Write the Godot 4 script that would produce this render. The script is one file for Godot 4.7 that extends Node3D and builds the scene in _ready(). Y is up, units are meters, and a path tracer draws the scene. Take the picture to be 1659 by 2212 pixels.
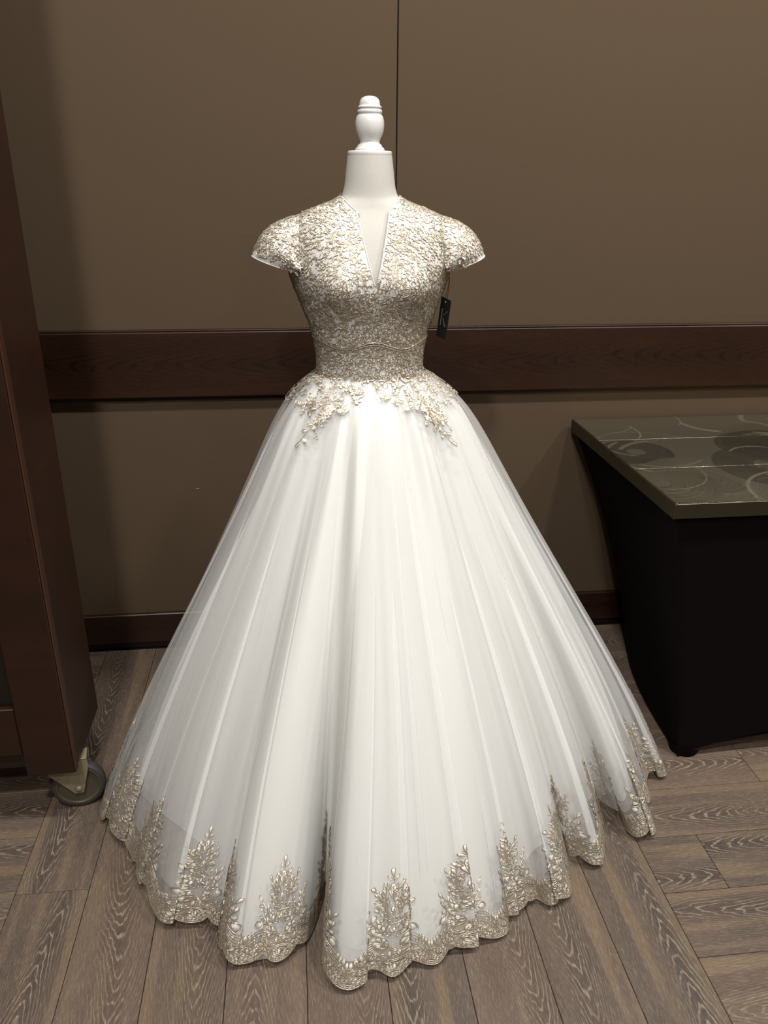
extends Node3D

# ------------------------------------------------------------------ mesh buffers
class MB:
	var V := PackedVector3Array()
	var N := PackedVector3Array()
	var U := PackedVector2Array()
	var I := PackedInt32Array()

	func v(p: Vector3, n: Vector3, uv := Vector2.ZERO) -> int:
		V.push_back(p)
		N.push_back(n)
		U.push_back(uv)
		return V.size() - 1

	# three corners in counter-clockwise order seen from outside (stored clockwise, as Godot wants)
	func t(a: int, b: int, c: int) -> void:
		I.push_back(a)
		I.push_back(c)
		I.push_back(b)

	# flat polygon fan, corners counter-clockwise from outside
	func poly(ps: Array, uvs: Array = []) -> void:
		var n := Vector3.ZERO
		for k in ps.size():
			n += (ps[k] as Vector3 - ps[0]).cross(ps[(k + 1) % ps.size()] - ps[0])
		n = n.normalized()
		var b := V.size()
		for k in ps.size():
			v(ps[k], n, uvs[k] if k < uvs.size() else Vector2.ZERO)
		for k in range(1, ps.size() - 1):
			t(b, b + k, b + k + 1)

	func add(o: MB, x: Transform3D) -> void:
		var b := V.size()
		V.append_array(x * o.V)
		N.append_array(Transform3D(x.basis.orthonormalized(), Vector3.ZERO) * o.N)
		U.append_array(o.U)
		for k in o.I:
			I.push_back(k + b)

	func mesh() -> ArrayMesh:
		var a := []
		a.resize(Mesh.ARRAY_MAX)
		a[Mesh.ARRAY_VERTEX] = V
		a[Mesh.ARRAY_NORMAL] = N
		a[Mesh.ARRAY_TEX_UV] = U
		a[Mesh.ARRAY_INDEX] = I
		var m := ArrayMesh.new()
		m.add_surface_from_arrays(Mesh.PRIMITIVE_TRIANGLES, a)
		return m

	# box with chamfered edges; top uv runs 0..1 along x and z, the sides repeat its border
	func box(lo: Vector3, hi: Vector3, c: float, at := Transform3D.IDENTITY) -> void:
		var mid := (lo + hi) * 0.5
		var h := (hi - lo) * 0.5
		c = minf(c, minf(h.x, minf(h.y, h.z)) * 0.9)
		var put := func(q: Array) -> void:
			var uvs := []
			var ps := []
			for p: Vector3 in q:
				uvs.append(Vector2(0.5 + 0.5 * p.x / h.x, 0.5 + 0.5 * (p.z / h.z if h.y < h.z else p.y / h.y)))
				ps.append(at * (mid + p))
			poly(ps, uvs)
		var corner := func(sx: int, sy: int, sz: int, ax: int) -> Vector3:
			var s := Vector3(sx, sy, sz)
			var p := Vector3(s.x * (h.x - c), s.y * (h.y - c), s.z * (h.z - c))
			p[ax] = s[ax] * h[ax]
			return p
		for ax in 3:
			var b := (ax + 1) % 3
			var d := (ax + 2) % 3
			for s in [-1, 1]:
				var q := []
				for e in [[-1, -1], [1, -1], [1, 1], [-1, 1]]:
					var g := [0, 0, 0]
					g[ax] = s
					g[b] = e[0]
					g[d] = e[1]
					q.append(corner.call(g[0], g[1], g[2], ax))
				if s < 0:
					q.reverse()
				put.call(q)
		for ax in 3:            # edges along axis ax, between the faces of the other two axes
			var b := (ax + 1) % 3
			var d := (ax + 2) % 3
			for sb in [-1, 1]:
				for sd in [-1, 1]:
					var q := []
					for e in [[-1, b], [1, b], [1, d], [-1, d]]:
						var g := [0, 0, 0]
						g[ax] = e[0]
						g[b] = sb
						g[d] = sd
						q.append(corner.call(g[0], g[1], g[2], e[1]))
					if sb * sd < 0:
						q.reverse()
					q.reverse()
					var n: Vector3 = ((q[1] - q[0]) as Vector3).cross(q[2] - q[0])
					var out: Vector3 = q[0] + q[2]
					out[ax] = 0
					if n.dot(out) < 0:
						q.reverse()
					put.call(q)
		for sx in [-1, 1]:
			for sy in [-1, 1]:
				for sz in [-1, 1]:
					var q := [corner.call(sx, sy, sz, 0), corner.call(sx, sy, sz, 1), corner.call(sx, sy, sz, 2)]
					if sx * sy * sz < 0:
						q.reverse()
					put.call(q)

	# lathe round the y axis of `at`; profile of (radius, height) from bottom to top
	func lathe(prof: Array, seg: int, at := Transform3D.IDENTITY) -> void:
		var b := V.size()
		var n := prof.size()
		for k in n:
			var p: Vector2 = prof[k]
			var q: Vector2 = (prof[mini(k + 1, n - 1)] as Vector2) - (prof[maxi(k - 1, 0)] as Vector2)
			var nn := Vector2(q.y, -q.x).normalized()
			for s in seg + 1:
				var a := TAU * s / seg
				v(at * Vector3(p.x * cos(a), p.y, -p.x * sin(a)), (at.basis * Vector3(nn.x * cos(a), nn.y, -nn.x * sin(a))).normalized(), Vector2(float(s) / seg, float(k) / n))
		for k in n - 1:
			for s in seg:
				var i := b + k * (seg + 1) + s
				t(i, i + 1, i + seg + 2)
				t(i, i + seg + 2, i + seg + 1)

	# round tube along points
	func tube(ps: PackedVector3Array, r: float, seg := 8) -> void:
		var b := V.size()
		var side := Vector3.ZERO
		for k in ps.size():
			var d := (ps[mini(k + 1, ps.size() - 1)] - ps[maxi(k - 1, 0)]).normalized()
			side = (side - d * side.dot(d)).normalized() if side.length() > 0.1 else d.cross(Vector3(0.31, 0.2, 0.93)).normalized()
			var up := d.cross(side)
			for s in seg:
				var a := TAU * s / seg
				var n := side * cos(a) + up * sin(a)
				v(ps[k] + n * r, n, Vector2(float(s) / seg, float(k)))
		for k in ps.size() - 1:
			for s in seg:
				var i := b + k * seg + s
				var j := b + k * seg + (s + 1) % seg
				t(i, j, j + seg)
				t(i, j + seg, i + seg)

	# embroidery cord lying in the xy plane, raised along z
	func cord(ps: PackedVector2Array, r: float, closed := false, z := 0.0) -> void:
		var b := V.size()
		var n := ps.size()
		for k in n:
			var p := ps[k]
			var d := (ps[(k + 1) % n if closed else mini(k + 1, n - 1)] - ps[(k + n - 1) % n if closed else maxi(k - 1, 0)]).normalized()
			var s := Vector2(-d.y, d.x)
			v(Vector3(p.x + s.x * r, p.y + s.y * r, z), Vector3(s.x * 0.85, s.y * 0.85, 0.5).normalized())
			v(Vector3(p.x, p.y, z + r * 1.5), Vector3(0, 0, 1))
			v(Vector3(p.x - s.x * r, p.y - s.y * r, z), Vector3(-s.x * 0.85, -s.y * 0.85, 0.5).normalized())
		for k in (n if closed else n - 1):
			var i := b + k * 3
			var j := b + ((k + 1) % n) * 3
			for e in 2:
				t(i + e, i + e + 1, j + e + 1)
				t(i + e, j + e + 1, j + e)

	# padded satin-stitch fill of a closed outline
	func pad(ps: PackedVector2Array, h: float) -> void:
		var b := V.size()
		var c := Vector2.ZERO
		for p in ps:
			c += p / ps.size()
		v(Vector3(c.x, c.y, h), Vector3(0, 0, 1))
		for p in ps:
			var o := (p - c).normalized() * 0.55
			v(Vector3(p.x, p.y, h * 0.35), Vector3(o.x, o.y, 0.8).normalized())
		var area := 0.0
		for k in ps.size():
			area += ps[k].cross(ps[(k + 1) % ps.size()])
		for k in ps.size():
			if area > 0.0:
				t(b, b + 1 + k, b + 1 + (k + 1) % ps.size())
			else:
				t(b, b + 1 + (k + 1) % ps.size(), b + 1 + k)


# a surface given as a grid of points: columns run along u, rows along v
class Sheet:
	var nu: int
	var nv: int
	var P := PackedVector3Array()
	var N := PackedVector3Array()
	var closed := false
	var flip := false

	func finish() -> void:
		N.resize(P.size())
		for j in nv:
			for i in nu:
				var l := (i - 1 + nu) % nu if closed else maxi(i - 1, 0)
				var r := (i + 1) % nu if closed else mini(i + 1, nu - 1)
				var du := P[j * nu + r] - P[j * nu + l]
				var dv := P[mini(j + 1, nv - 1) * nu + i] - P[maxi(j - 1, 0) * nu + i]
				var n := du.cross(dv).normalized()
				N[j * nu + i] = -n if flip else n

	func to(m: MB, off := 0.0) -> MB:
		var b := m.V.size()
		for j in nv:
			for i in nu:
				var k := j * nu + i
				m.v(P[k] + N[k] * off, N[k], Vector2(float(i) / nu, float(j) / nv))
		for j in nv - 1:
			for i in (nu if closed else nu - 1):
				var p := b + j * nu + i
				var q := b + j * nu + (i + 1) % nu
				if flip:
					m.t(p, q + nu, q)
					m.t(p, p + nu, q + nu)
				else:
					m.t(p, q, q + nu)
					m.t(p, q + nu, p + nu)
		return m

	# position and normal at grid coordinates
	func at(u: float, v: float) -> Array:
		if closed:
			u = fposmod(u, nu)
		var i := clampi(int(u), 0, nu - 1 if closed else nu - 2)
		var j := clampi(int(v), 0, nv - 2)
		var i2 := (i + 1) % nu
		var a := clampf(u - i, -0.5, 1.5)
		var b := clampf(v - j, -0.5, 1.5)
		var k := j * nu
		var n := N[k + i].lerp(N[k + i2], clampf(a, 0, 1)).lerp(N[k + nu + i].lerp(N[k + nu + i2], clampf(a, 0, 1)), clampf(b, 0, 1))
		return [P[k + i].lerp(P[k + i2], a).lerp(P[k + nu + i].lerp(P[k + nu + i2], a), b), n.normalized()]


# ------------------------------------------------------------------ scene-tree helpers
var used := {}
var rng := RandomNumberGenerator.new()

func numbered(called: String) -> String:
	var k: int = used.get(called, 0)
	used[called] = k + 1
	return called if k == 0 else "%s_%03d" % [called, k]

func thing(called: String, label: String, category: String, at := Vector3.ZERO, group := "") -> Node3D:
	var o := Node3D.new()
	o.name = numbered(called)
	add_child(o)
	o.position = at
	tag(o, label, category, group)
	return o

func tag(o: Node3D, label: String, category: String, group := "", kind := "") -> void:
	o.set_meta("label", label)
	o.set_meta("category", category)
	if group:
		o.set_meta("group", group)
	if kind:
		o.set_meta("kind", kind)

func part(called: String, m: Variant, mat: Material, parent: Node3D, label := "") -> MeshInstance3D:
	var o := MeshInstance3D.new()
	o.name = called
	o.mesh = m.mesh() if m is MB else m
	o.material_override = mat
	parent.add_child(o, true)
	if label:
		o.set_meta("label", label)
	return o

func struct(called: String, m: Variant, mat: Material, label: String, category: String) -> MeshInstance3D:
	var o := part(called, m, mat, self)
	tag(o, label, category, "", "structure")
	return o

func solid(lo: Vector3, hi: Vector3, c := 0.002) -> MB:
	var m := MB.new()
	m.box(lo, hi, c)
	return m

func matte(col: Color, rough := 0.7, metal := 0.0, spec := 0.5) -> StandardMaterial3D:
	var m := StandardMaterial3D.new()
	m.albedo_color = col
	m.roughness = rough
	m.metallic = metal
	m.metallic_specular = spec
	return m

# ------------------------------------------------------------------ computed textures
func wood_image(w: int, h: int, sd: int, len_m: float, wid_m: float, dark: Color, base: Color, streak: Color, line: Color, centre: float, taper: float, ring: float, lines: float) -> Array:
	# a board cut from a tapering trunk: growth rings meet the face in cathedral arches; x of the image runs along the board
	var n := FastNoiseLite.new()
	n.seed = sd
	n.noise_type = FastNoiseLite.TYPE_SIMPLEX
	n.frequency = 1.0
	n.fractal_octaves = 2
	var im := Image.create(w, h, false, Image.FORMAT_RGB8)
	var bump := Image.create(w, h, false, Image.FORMAT_L8)
	for y in h:
		var across := (float(y) / h - 0.5) * wid_m
		for x in w:
			var along := float(x) / w * len_m
			var slow := n.get_noise_2d(along * 2.2, across * 9.0 + 40.0)
			var cx := across - centre * wid_m - 0.018 * n.get_noise_2d(along * 1.3, 7.0)
			var rr := sqrt(cx * cx + 0.00035) - taper * along * (1.0 + 0.0 * slow) + 0.0045 * slow + 0.0014 * n.get_noise_2d(along * 14.0, across * 60.0)
			var ph := fposmod(rr / ring, 1.0)
			var arch := smoothstep(0.62, 0.8, ph) * (1.0 - smoothstep(0.86, 1.0, ph))
			var near := exp(-cx * cx / (0.0011 * wid_m / 0.154))
			var fibre := n.get_noise_2d(along * 9.0 + 100.0, across * 900.0)
			var pore := smoothstep(0.22, 0.6, n.get_noise_2d(along * 26.0 + 30.0, across * 1500.0 + 9.0))
			var tone := n.get_noise_2d(along * 0.9 + 11.0, across * 16.0)
			var c := base.lerp(dark, clampf(0.45 * near + 0.35 * slow + 0.18 * fibre + 0.1, 0, 1))
			c = c.lerp(streak, clampf((tone - 0.08) * 1.8, 0, 0.75) * (1.0 - 0.7 * near))
			var l := lines * clampf(arch * (0.2 + 0.8 * near) * (0.6 + 0.8 * fibre + 0.35 * slow) + pore * 0.42, 0, 1)
			c = c.lerp(line, l)
			im.set_pixel(x, y, c)
			bump.set_pixel(x, y, Color.from_hsv(0, 0, clampf(0.55 - 0.3 * l + 0.12 * fibre, 0, 1)))
	return [im, bump]

func wood(im: Array, rough: float, spec := 0.5, relief := 0.02) -> StandardMaterial3D:
	var m := matte(Color.WHITE, rough, 0.0, spec)
	im[0].generate_mipmaps()
	m.albedo_texture = ImageTexture.create_from_image(im[0])
	if relief > 0.0:
		m.heightmap_enabled = true
		m.heightmap_texture = ImageTexture.create_from_image(im[1])
		m.heightmap_scale = relief
	return m

func weave_material(col: Color, period: float, depth: float, var_amount: float, rough: float) -> StandardMaterial3D:
	# twill cloth: 32 threads to the tile, each thread a little lighter or darker
	var s := 256
	var im := Image.create(s, s, false, Image.FORMAT_RGB8)
	var hm := Image.create(s, s, false, Image.FORMAT_L8)
	var r := RandomNumberGenerator.new()
	r.seed = 77
	for y in s:
		for x in s:
			var i := x / 8
			var j := y / 8
			var over: bool = posmod(i + j, 4) < 2
			var fx := (x % 8 - 3.5) / 4.0
			var fy := (y % 8 - 3.5) / 4.0
			var hgt := (1.0 - fx * fx) * (1.0 if over else 0.45) if over else (1.0 - fy * fy) * 0.8
			var k: float = 1.0 + var_amount * ((0.35 if over else -0.35) + r.randf_range(-0.6, 0.6))
			im.set_pixel(x, y, Color(col.r * k, col.g * k, col.b * k))
			hm.set_pixel(x, y, Color.from_hsv(0, 0, clampf(hgt, 0, 1)))
	im.generate_mipmaps()
	var m := matte(Color.WHITE, rough, 0.0, 0.3)
	m.albedo_texture = ImageTexture.create_from_image(im)
	hm.bump_map_to_normal_map(depth)
	hm.generate_mipmaps()
	m.normal_enabled = true
	m.normal_texture = ImageTexture.create_from_image(hm)
	m.uv1_triplanar = true
	m.uv1_world_triplanar = true
	m.uv1_scale = Vector3.ONE / (32.0 * period)
	return m

func swirl_material() -> StandardMaterial3D:
	# dark metal sheet, ground by hand with overlapping circular brush strokes: each stroke leaves concentric scratches
	var w := 1000
	var h := 560
	var size := Vector2(1.25, 0.70)
	var nm := Image.create(w, h, false, Image.FORMAT_RGB8)
	var al := Image.create(w, h, false, Image.FORMAT_RGB8)
	nm.fill(Color(0.5, 0.5, 1.0))
	al.fill(Color(0.52, 0.50, 0.43))
	var r := RandomNumberGenerator.new()
	r.seed = 5
	var px := w / size.x
	var blend := func(x: int, y: int, k: float, tilt: Vector2, share: float) -> void:
		al.set_pixel(x, y, al.get_pixel(x, y).lerp(Color(0.52 * k, 0.50 * k, 0.43 * k), share))
		nm.set_pixel(x, y, nm.get_pixel(x, y).lerp(Color(0.5 + tilt.x, 0.5 - tilt.y, 0.97), share))
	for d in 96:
		# the first strokes are broad faint discs, the later ones narrow bright arcs with combed ends, their highlights painted into the colour
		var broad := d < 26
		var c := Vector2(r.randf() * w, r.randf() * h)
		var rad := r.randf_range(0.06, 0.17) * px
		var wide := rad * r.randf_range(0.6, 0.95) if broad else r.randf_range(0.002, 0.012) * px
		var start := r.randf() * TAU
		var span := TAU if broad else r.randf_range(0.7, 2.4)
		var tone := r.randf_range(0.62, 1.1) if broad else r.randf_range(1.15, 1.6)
		var strokes := PackedFloat32Array()
		for k in int(rad + wide) * 3 + 8:
			strokes.push_back(r.randf_range(-1, 1))
		var reach := rad + (0.0 if broad else wide)
		for y in range(maxi(0, int(c.y - reach)), mini(h, int(c.y + reach) + 1)):
			for x in range(maxi(0, int(c.x - reach)), mini(w, int(c.x + reach) + 1)):
				var q := Vector2(x, y) - c
				var l := q.length()
				if l > reach or l < rad - wide:
					continue
				q /= maxf(l, 0.001)
				var s := strokes[int(l * 2.0)]
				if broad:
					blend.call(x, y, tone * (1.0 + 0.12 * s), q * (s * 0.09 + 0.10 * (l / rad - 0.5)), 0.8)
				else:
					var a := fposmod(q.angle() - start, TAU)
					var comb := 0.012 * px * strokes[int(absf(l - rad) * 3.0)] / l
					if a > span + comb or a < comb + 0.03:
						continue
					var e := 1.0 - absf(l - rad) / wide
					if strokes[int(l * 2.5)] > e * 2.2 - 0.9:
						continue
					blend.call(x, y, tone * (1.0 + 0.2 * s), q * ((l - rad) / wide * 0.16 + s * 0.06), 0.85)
	var m := matte(Color.WHITE, 0.26, 0.85)
	m.albedo_texture = ImageTexture.create_from_image(al)
	m.normal_enabled = true
	m.normal_texture = ImageTexture.create_from_image(nm)
	m.normal_scale = 1.0
	return m

# ------------------------------------------------------------------ gown geometry
const AX := 0.170          # the dress form's axis
const AZ := 0.520
const YW := 1.020          # where the skirts start, under the waist lace
const YH := 0.012          # the hem, just off the floor

# one row per height: y, half width, depth in front, depth behind, forward shift
const BODY := [
	[0.840, 0.150, 0.125, 0.125, 0.0], [0.900, 0.146, 0.118, 0.118, 0.0], [0.960, 0.136, 0.108, 0.106, 0.0], [1.000, 0.1235, 0.101, 0.096, 0.0], [1.040, 0.1170, 0.098, 0.093, 0.0], [1.080, 0.1205, 0.100, 0.095, 0.0],
	[1.119, 0.1290, 0.106, 0.098, 0.0], [1.150, 0.141, 0.112, 0.100, 0.0], [1.180, 0.152, 0.118, 0.101, 0.0], [1.210, 0.164, 0.122, 0.102, 0.0], [1.243, 0.173, 0.121, 0.102, 0.0],
	[1.275, 0.177, 0.113, 0.100, 0.0], [1.300, 0.176, 0.103, 0.096, 0.0], [1.322, 0.171, 0.092, 0.088, 0.0], [1.340, 0.160, 0.081, 0.079, 0.0], [1.354, 0.142, 0.072, 0.071, 0.0], [1.364, 0.119, 0.066, 0.066, 0.0], [1.373, 0.094, 0.062, 0.062, 0.0],
	[1.380, 0.076, 0.059, 0.059, 0.0], [1.387, 0.0645, 0.0565, 0.0565, 0.0], [1.398, 0.0585, 0.0545, 0.0545, 0.0], [1.415, 0.054, 0.0525, 0.0525, 0.0], [1.440, 0.0505, 0.050, 0.050, 0.0], [1.466, 0.0475, 0.0475, 0.0475, 0.0]]

func body_row(r: float) -> Array:
	var k := clampi(int(r), 0, BODY.size() - 2)
	var f := r - k
	var o := []
	for c in 4:
		o.append(cubic_interpolate(BODY[k][c], BODY[k + 1][c], BODY[maxi(k - 1, 0)][c], BODY[mini(k + 2, BODY.size() - 1)][c], f))
	return o

func body_point(row: Array, phi: float, off: float) -> Vector3:
	var s := sin(phi)
	var c := cos(phi)
	var a: float = row[1] + off
	var b: float = (row[2] if c > 0.0 else row[3]) + off
	var p := Vector3(AX + a * s, row[0], AZ + b * c)
	if c > 0.0:                   # the bust
		for e in [-1.0, 1.0]:
			var dx: float = (p.x - AX - e * 0.072) / 0.052
			var dy: float = (p.y - 1.212) / 0.046
			p.z += 0.026 * exp(-dx * dx - dy * dy) * minf(1.0, c * 2.0)
	return p

func slit_half(y: float) -> float:      # half width of the V slit and neckline opening at a height
	if y < 1.218:
		return 0.0
	if y < 1.362:
		return 0.034 * pow((y - 1.218) / 0.144, 0.85)
	return lerpf(0.034, 0.0600, pow(clampf((y - 1.362) / 0.025, 0, 1), 0.8))

# closed smooth curve through control points, resampled at even steps
func closed_curve(pts: Array, n: int) -> PackedVector2Array:
	var dense := PackedVector2Array()
	var m := pts.size()
	for k in m:
		var p0 := Vector2(pts[(k + m - 1) % m][0], pts[(k + m - 1) % m][1])
		var p1 := Vector2(pts[k][0], pts[k][1])
		var p2 := Vector2(pts[(k + 1) % m][0], pts[(k + 1) % m][1])
		var p3 := Vector2(pts[(k + 2) % m][0], pts[(k + 2) % m][1])
		for s in 24:
			var f := s / 24.0
			dense.push_back((p1.cubic_interpolate(p2, p0, p3, f)).lerp(p1.lerp(p2, f), 0.25))
	var len := PackedFloat32Array([0.0])
	for k in dense.size():
		len.push_back(len[k] + dense[k].distance_to(dense[(k + 1) % dense.size()]))
	var total := len[dense.size()]
	var o := PackedVector2Array()
	var j := 0
	for k in n:
		var want := total * k / n
		while len[j + 1] < want:
			j += 1
		o.push_back(dense[j].lerp(dense[(j + 1) % dense.size()], (want - len[j]) / maxf(1e-6, len[j + 1] - len[j])))
	return o

func curve_length(c: PackedVector2Array) -> float:
	var s := 0.0
	for k in c.size():
		s += c[k].distance_to(c[(k + 1) % c.size()])
	return s

func smooth_closed(c: PackedVector2Array, reach: int) -> PackedVector2Array:
	var o := c.duplicate()
	for turn in 3:
		var sum := Vector2.ZERO
		var n := o.size()
		for k in range(-reach, reach + 1):
			sum += o[posmod(k, n)]
		var q := PackedVector2Array()
		q.resize(n)
		for k in n:
			q[k] = sum / (2 * reach + 1)
			sum += o[posmod(k + reach + 1, n)] - o[posmod(k - reach, n)]
		o = q
	return o

# a skirt from the waist to a hem line on the floor
# pleats: [position 0..1 round the hem, width in columns, strength, start height t, thickness]
func skirt(hem: PackedVector2Array, reach: int, nt: int, waist: Vector2, bump: float, pleats: Array, gather: Array, edge: Callable, sd: int, deep := 2.3) -> Sheet:
	var ns := hem.size()
	var sm := smooth_closed(hem, reach)
	var phi := PackedFloat32Array()
	var last := 0.0
	for k in ns:
		var a := atan2(sm[k].x - AX, sm[k].y - AZ)
		if k == 0:
			last = a
		a = last + wrapf(a - last, -PI, PI)
		phi.push_back(a)
		last = a
	var nz := FastNoiseLite.new()
	nz.seed = sd
	nz.frequency = 1.0
	nz.fractal_octaves = 1
	var near := []
	near.resize(ns)
	for k in ns:
		near[k] = []
	for p in pleats:
		var reachp := int(p[1] * 3.5) + 1
		for d in range(-reachp, reachp + 1):
			var x: float = d / p[1]
			var s := posmod(int(p[0] * ns) + d, ns)
			near[s].append([-2.0 * p[2] * p[1] * x * exp(-x * x), p[4] * tanh(x) * exp(-x * x / 5.0), p[3]])
	var sh := Sheet.new()
	sh.nu = ns
	sh.nv = nt
	sh.closed = true
	sh.flip = true
	sh.P.resize(ns * nt)
	for j in nt:
		for k in ns:
			var t := float(j) / (nt - 1) * float(edge.call(float(k) / ns))
			var g := t + bump * (1.0 - exp(-t / 0.05)) * (1.0 - t) * (1.0 - t) + 0.062 * 6.75 * t * t * (1.0 - t)
			var u := float(k)
			var dr := 0.0
			for q in near[k]:
				var amp := smoothstep(q[2], q[2] + 0.22, t)
				u += q[0] * amp
				dr += q[1] * amp
			u = fposmod(u, ns)
			var a := int(u)
			var b := (a + 1) % ns
			var f := u - a
			var h := hem[a].lerp(hem[b], f)
			var s := sm[a].lerp(sm[b], f)
			var ph := phi[a] + wrapf(phi[b] - phi[a], -PI, PI) * f
			var w := Vector2(AX + waist.x * sin(ph), AZ + waist.y * cos(ph))
			var q2 := w.lerp(s, g) + (h - s) * pow(g, deep)
			var out := Vector2(sin(ph), cos(ph))
			for ga in gather:        # [folds round the waist, amplitude, rise, fall]
				var am: float = ga[1] * (1.0 - exp(-t / ga[2])) * exp(-t / ga[3])
				dr += am * nz.get_noise_2d(ph / TAU * ga[0] + t * 0.5, ga[0])
			q2 += out * dr
			sh.P[j * ns + k] = Vector3(q2.x, lerpf(YW, YH, t), q2.y)
	sh.finish()
	return sh

# ------------------------------------------------------------------ lace motifs, in the xy plane, metres
func leaf_outline(at: Vector2, dir: float, len: float, wid: float, n := 12) -> PackedVector2Array:
	var o := PackedVector2Array()
	var d := Vector2(cos(dir), sin(dir))
	var s := Vector2(-d.y, d.x)
	for k in n:
		var a := TAU * k / n
		var x := 0.5 - 0.5 * cos(a)
		o.push_back(at + d * len * x + s * wid * 0.5 * sin(a) * (0.55 + 0.55 * x))
	return o

func spiral(at: Vector2, start: float, r0: float, r1: float, turn: float, n := 16) -> PackedVector2Array:
	var o := PackedVector2Array()
	for k in n:
		var f := float(k) / (n - 1)
		o.push_back(at + Vector2(cos(start + turn * f), sin(start + turn * f)) * lerpf(r0, r1, f))
	return o

func bow(a: Vector2, b: Vector2, sag: float, n := 14) -> PackedVector2Array:
	var o := PackedVector2Array()
	var s := (b - a).orthogonal().normalized()
	for k in n:
		var f := float(k) / (n - 1)
		o.push_back(a.lerp(b, f) + s * sag * 4.0 * f * (1.0 - f))
	return o

const CR := 0.00078      # cord radius

var filled := 0

func leaf(c: MB, f: MB, at: Vector2, dir: float, len: float, wid: float, vein := false) -> void:
	var o := leaf_outline(at, dir, len, wid)
	c.cord(o, CR, true)
	filled += 1
	if filled % 5 != 0:
		f.pad(o, 0.0005)
	if vein:
		var d := Vector2(cos(dir), sin(dir))
		c.cord(PackedVector2Array([at + d * len * 0.1, at + d * len * 0.45, at + d * len * 0.8]), CR * 0.7, false, 0.0008)

# a leafy stem: leaves in pairs along a curve
func sprig(c: MB, f: MB, ps: PackedVector2Array, count: int, size: float, tip := true) -> void:
	c.cord(ps, CR)
	for k in count:
		var i := int(float(k + 1) / (count + 1) * (ps.size() - 1))
		var d := (ps[mini(i + 1, ps.size() - 1)] - ps[maxi(i - 1, 0)]).angle()
		var s := 1.0 if k % 2 == 0 else -1.0
		leaf(c, f, ps[i] + Vector2.from_angle(d + s * 1.4) * 0.0012, d + s * 0.85, size, size * 0.55)
	if tip:
		var e := ps.size() - 1
		leaf(c, f, ps[e], (ps[e] - ps[e - 1]).angle(), size * 1.15, size * 0.55)

func small_motifs() -> Array:      # each [cord, fill]
	var o := []
	for kind in 7:
		var c := MB.new()
		var f := MB.new()
		match kind:
			0:                     # five petals round a ring
				for k in 5:
					leaf(c, f, Vector2.from_angle(TAU * k / 5) * 0.0022, TAU * k / 5, 0.0092, 0.0072)
				c.cord(spiral(Vector2.ZERO, 0, 0.0018, 0.0018, TAU * 0.9, 8), CR, true, 0.0006)
			1:                     # scroll with an inner scroll
				c.cord(spiral(Vector2.ZERO, 0.3, 0.0105, 0.0028, 4.7, 18), CR)
				c.cord(spiral(Vector2.ZERO, 0.3, 0.0082, 0.0020, 4.9, 16), CR)
				leaf(c, f, Vector2(0.010, 0.002), 1.2, 0.009, 0.006)
			2:                     # three leaves on a stalk
				c.cord(bow(Vector2(0, -0.010), Vector2(0, 0.002), 0.002, 6), CR)
				for k in 3:
					leaf(c, f, Vector2(0, 0.001), PI / 2 + (k - 1) * 0.95, 0.0105, 0.0060, true)
			3:                     # a bent sprig
				sprig(c, f, bow(Vector2(-0.013, -0.004), Vector2(0.012, 0.004), 0.005, 12), 4, 0.0078)
			4:                     # two leaves and a curl
				leaf(c, f, Vector2(0.001, 0), 0.5, 0.0110, 0.0070, true)
				leaf(c, f, Vector2(-0.001, 0), 2.6, 0.0100, 0.0062)
				c.cord(spiral(Vector2(0, -0.005), 1.6, 0.0050, 0.0016, -4.6, 12), CR)
			5:                     # shell of radiating petals
				for k in 5:
					leaf(c, f, Vector2(0, -0.006), PI / 2 + (k - 2) * 0.5, 0.0125, 0.0046)
				c.cord(spiral(Vector2(0, -0.005), 0.2, 0.0150, 0.0150, 2.74, 12), CR)
			6:                     # pair of back to back scrolls
				c.cord(spiral(Vector2(0.006, 0), PI, 0.0060, 0.0018, -4.9, 14), CR)
				c.cord(spiral(Vector2(-0.006, 0), 0, 0.0060, 0.0018, -4.9, 14), CR)
				leaf(c, f, Vector2(0, 0.003), PI / 2, 0.0085, 0.0055)
		o.append([c, f])
	return o

# scatter small motifs over a sheet wherever want(position) allows, at least `gap` apart
func scatter(sh: Sheet, cord: MB, fill: MB, motifs: Array, tries: int, gap: float, size: Vector2, lift: float, want: Callable, near_cells: Dictionary) -> int:
	var put := 0
	var most := 0.0
	for k in range(0, sh.nu * (sh.nv - 1), 7):
		most = maxf(most, cell_area(sh, k % sh.nu, k / sh.nu))
	most *= 0.8
	for n in tries:
		var u := rng.randf() * (sh.nu - (0 if sh.closed else 1))
		var v := rng.randf() * (sh.nv - 1)
		if rng.randf() * most > cell_area(sh, int(u), int(v)):
			continue
		var pn := sh.at(u, v)
		var p: Vector3 = pn[0]
		if not want.call(p, u, v):
			continue
		var key := Vector3i((p / gap).floor())
		var clash := false
		for dx in [-1, 0, 1]:
			for dy in [-1, 0, 1]:
				for dz in [-1, 0, 1]:
					for o: Vector3 in near_cells.get(key + Vector3i(dx, dy, dz), []):
						if o.distance_to(p) < gap:
							clash = true
		if clash:
			continue
		if not near_cells.has(key):
			near_cells[key] = []
		near_cells[key].append(p)
		place(cord, fill, motifs[rng.randi() % motifs.size()], p, pn[1], rng.randf() * TAU, rng.randf_range(size.x, size.y), lift)
		put += 1
	return put

func cell_area(sh: Sheet, i: int, j: int) -> float:
	j = mini(j, sh.nv - 2)
	var i2 := (i + 1) % sh.nu if sh.closed else mini(i + 1, sh.nu - 1)
	return (sh.P[j * sh.nu + i2] - sh.P[j * sh.nu + i]).cross(sh.P[(j + 1) * sh.nu + i] - sh.P[j * sh.nu + i]).length()

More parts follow.
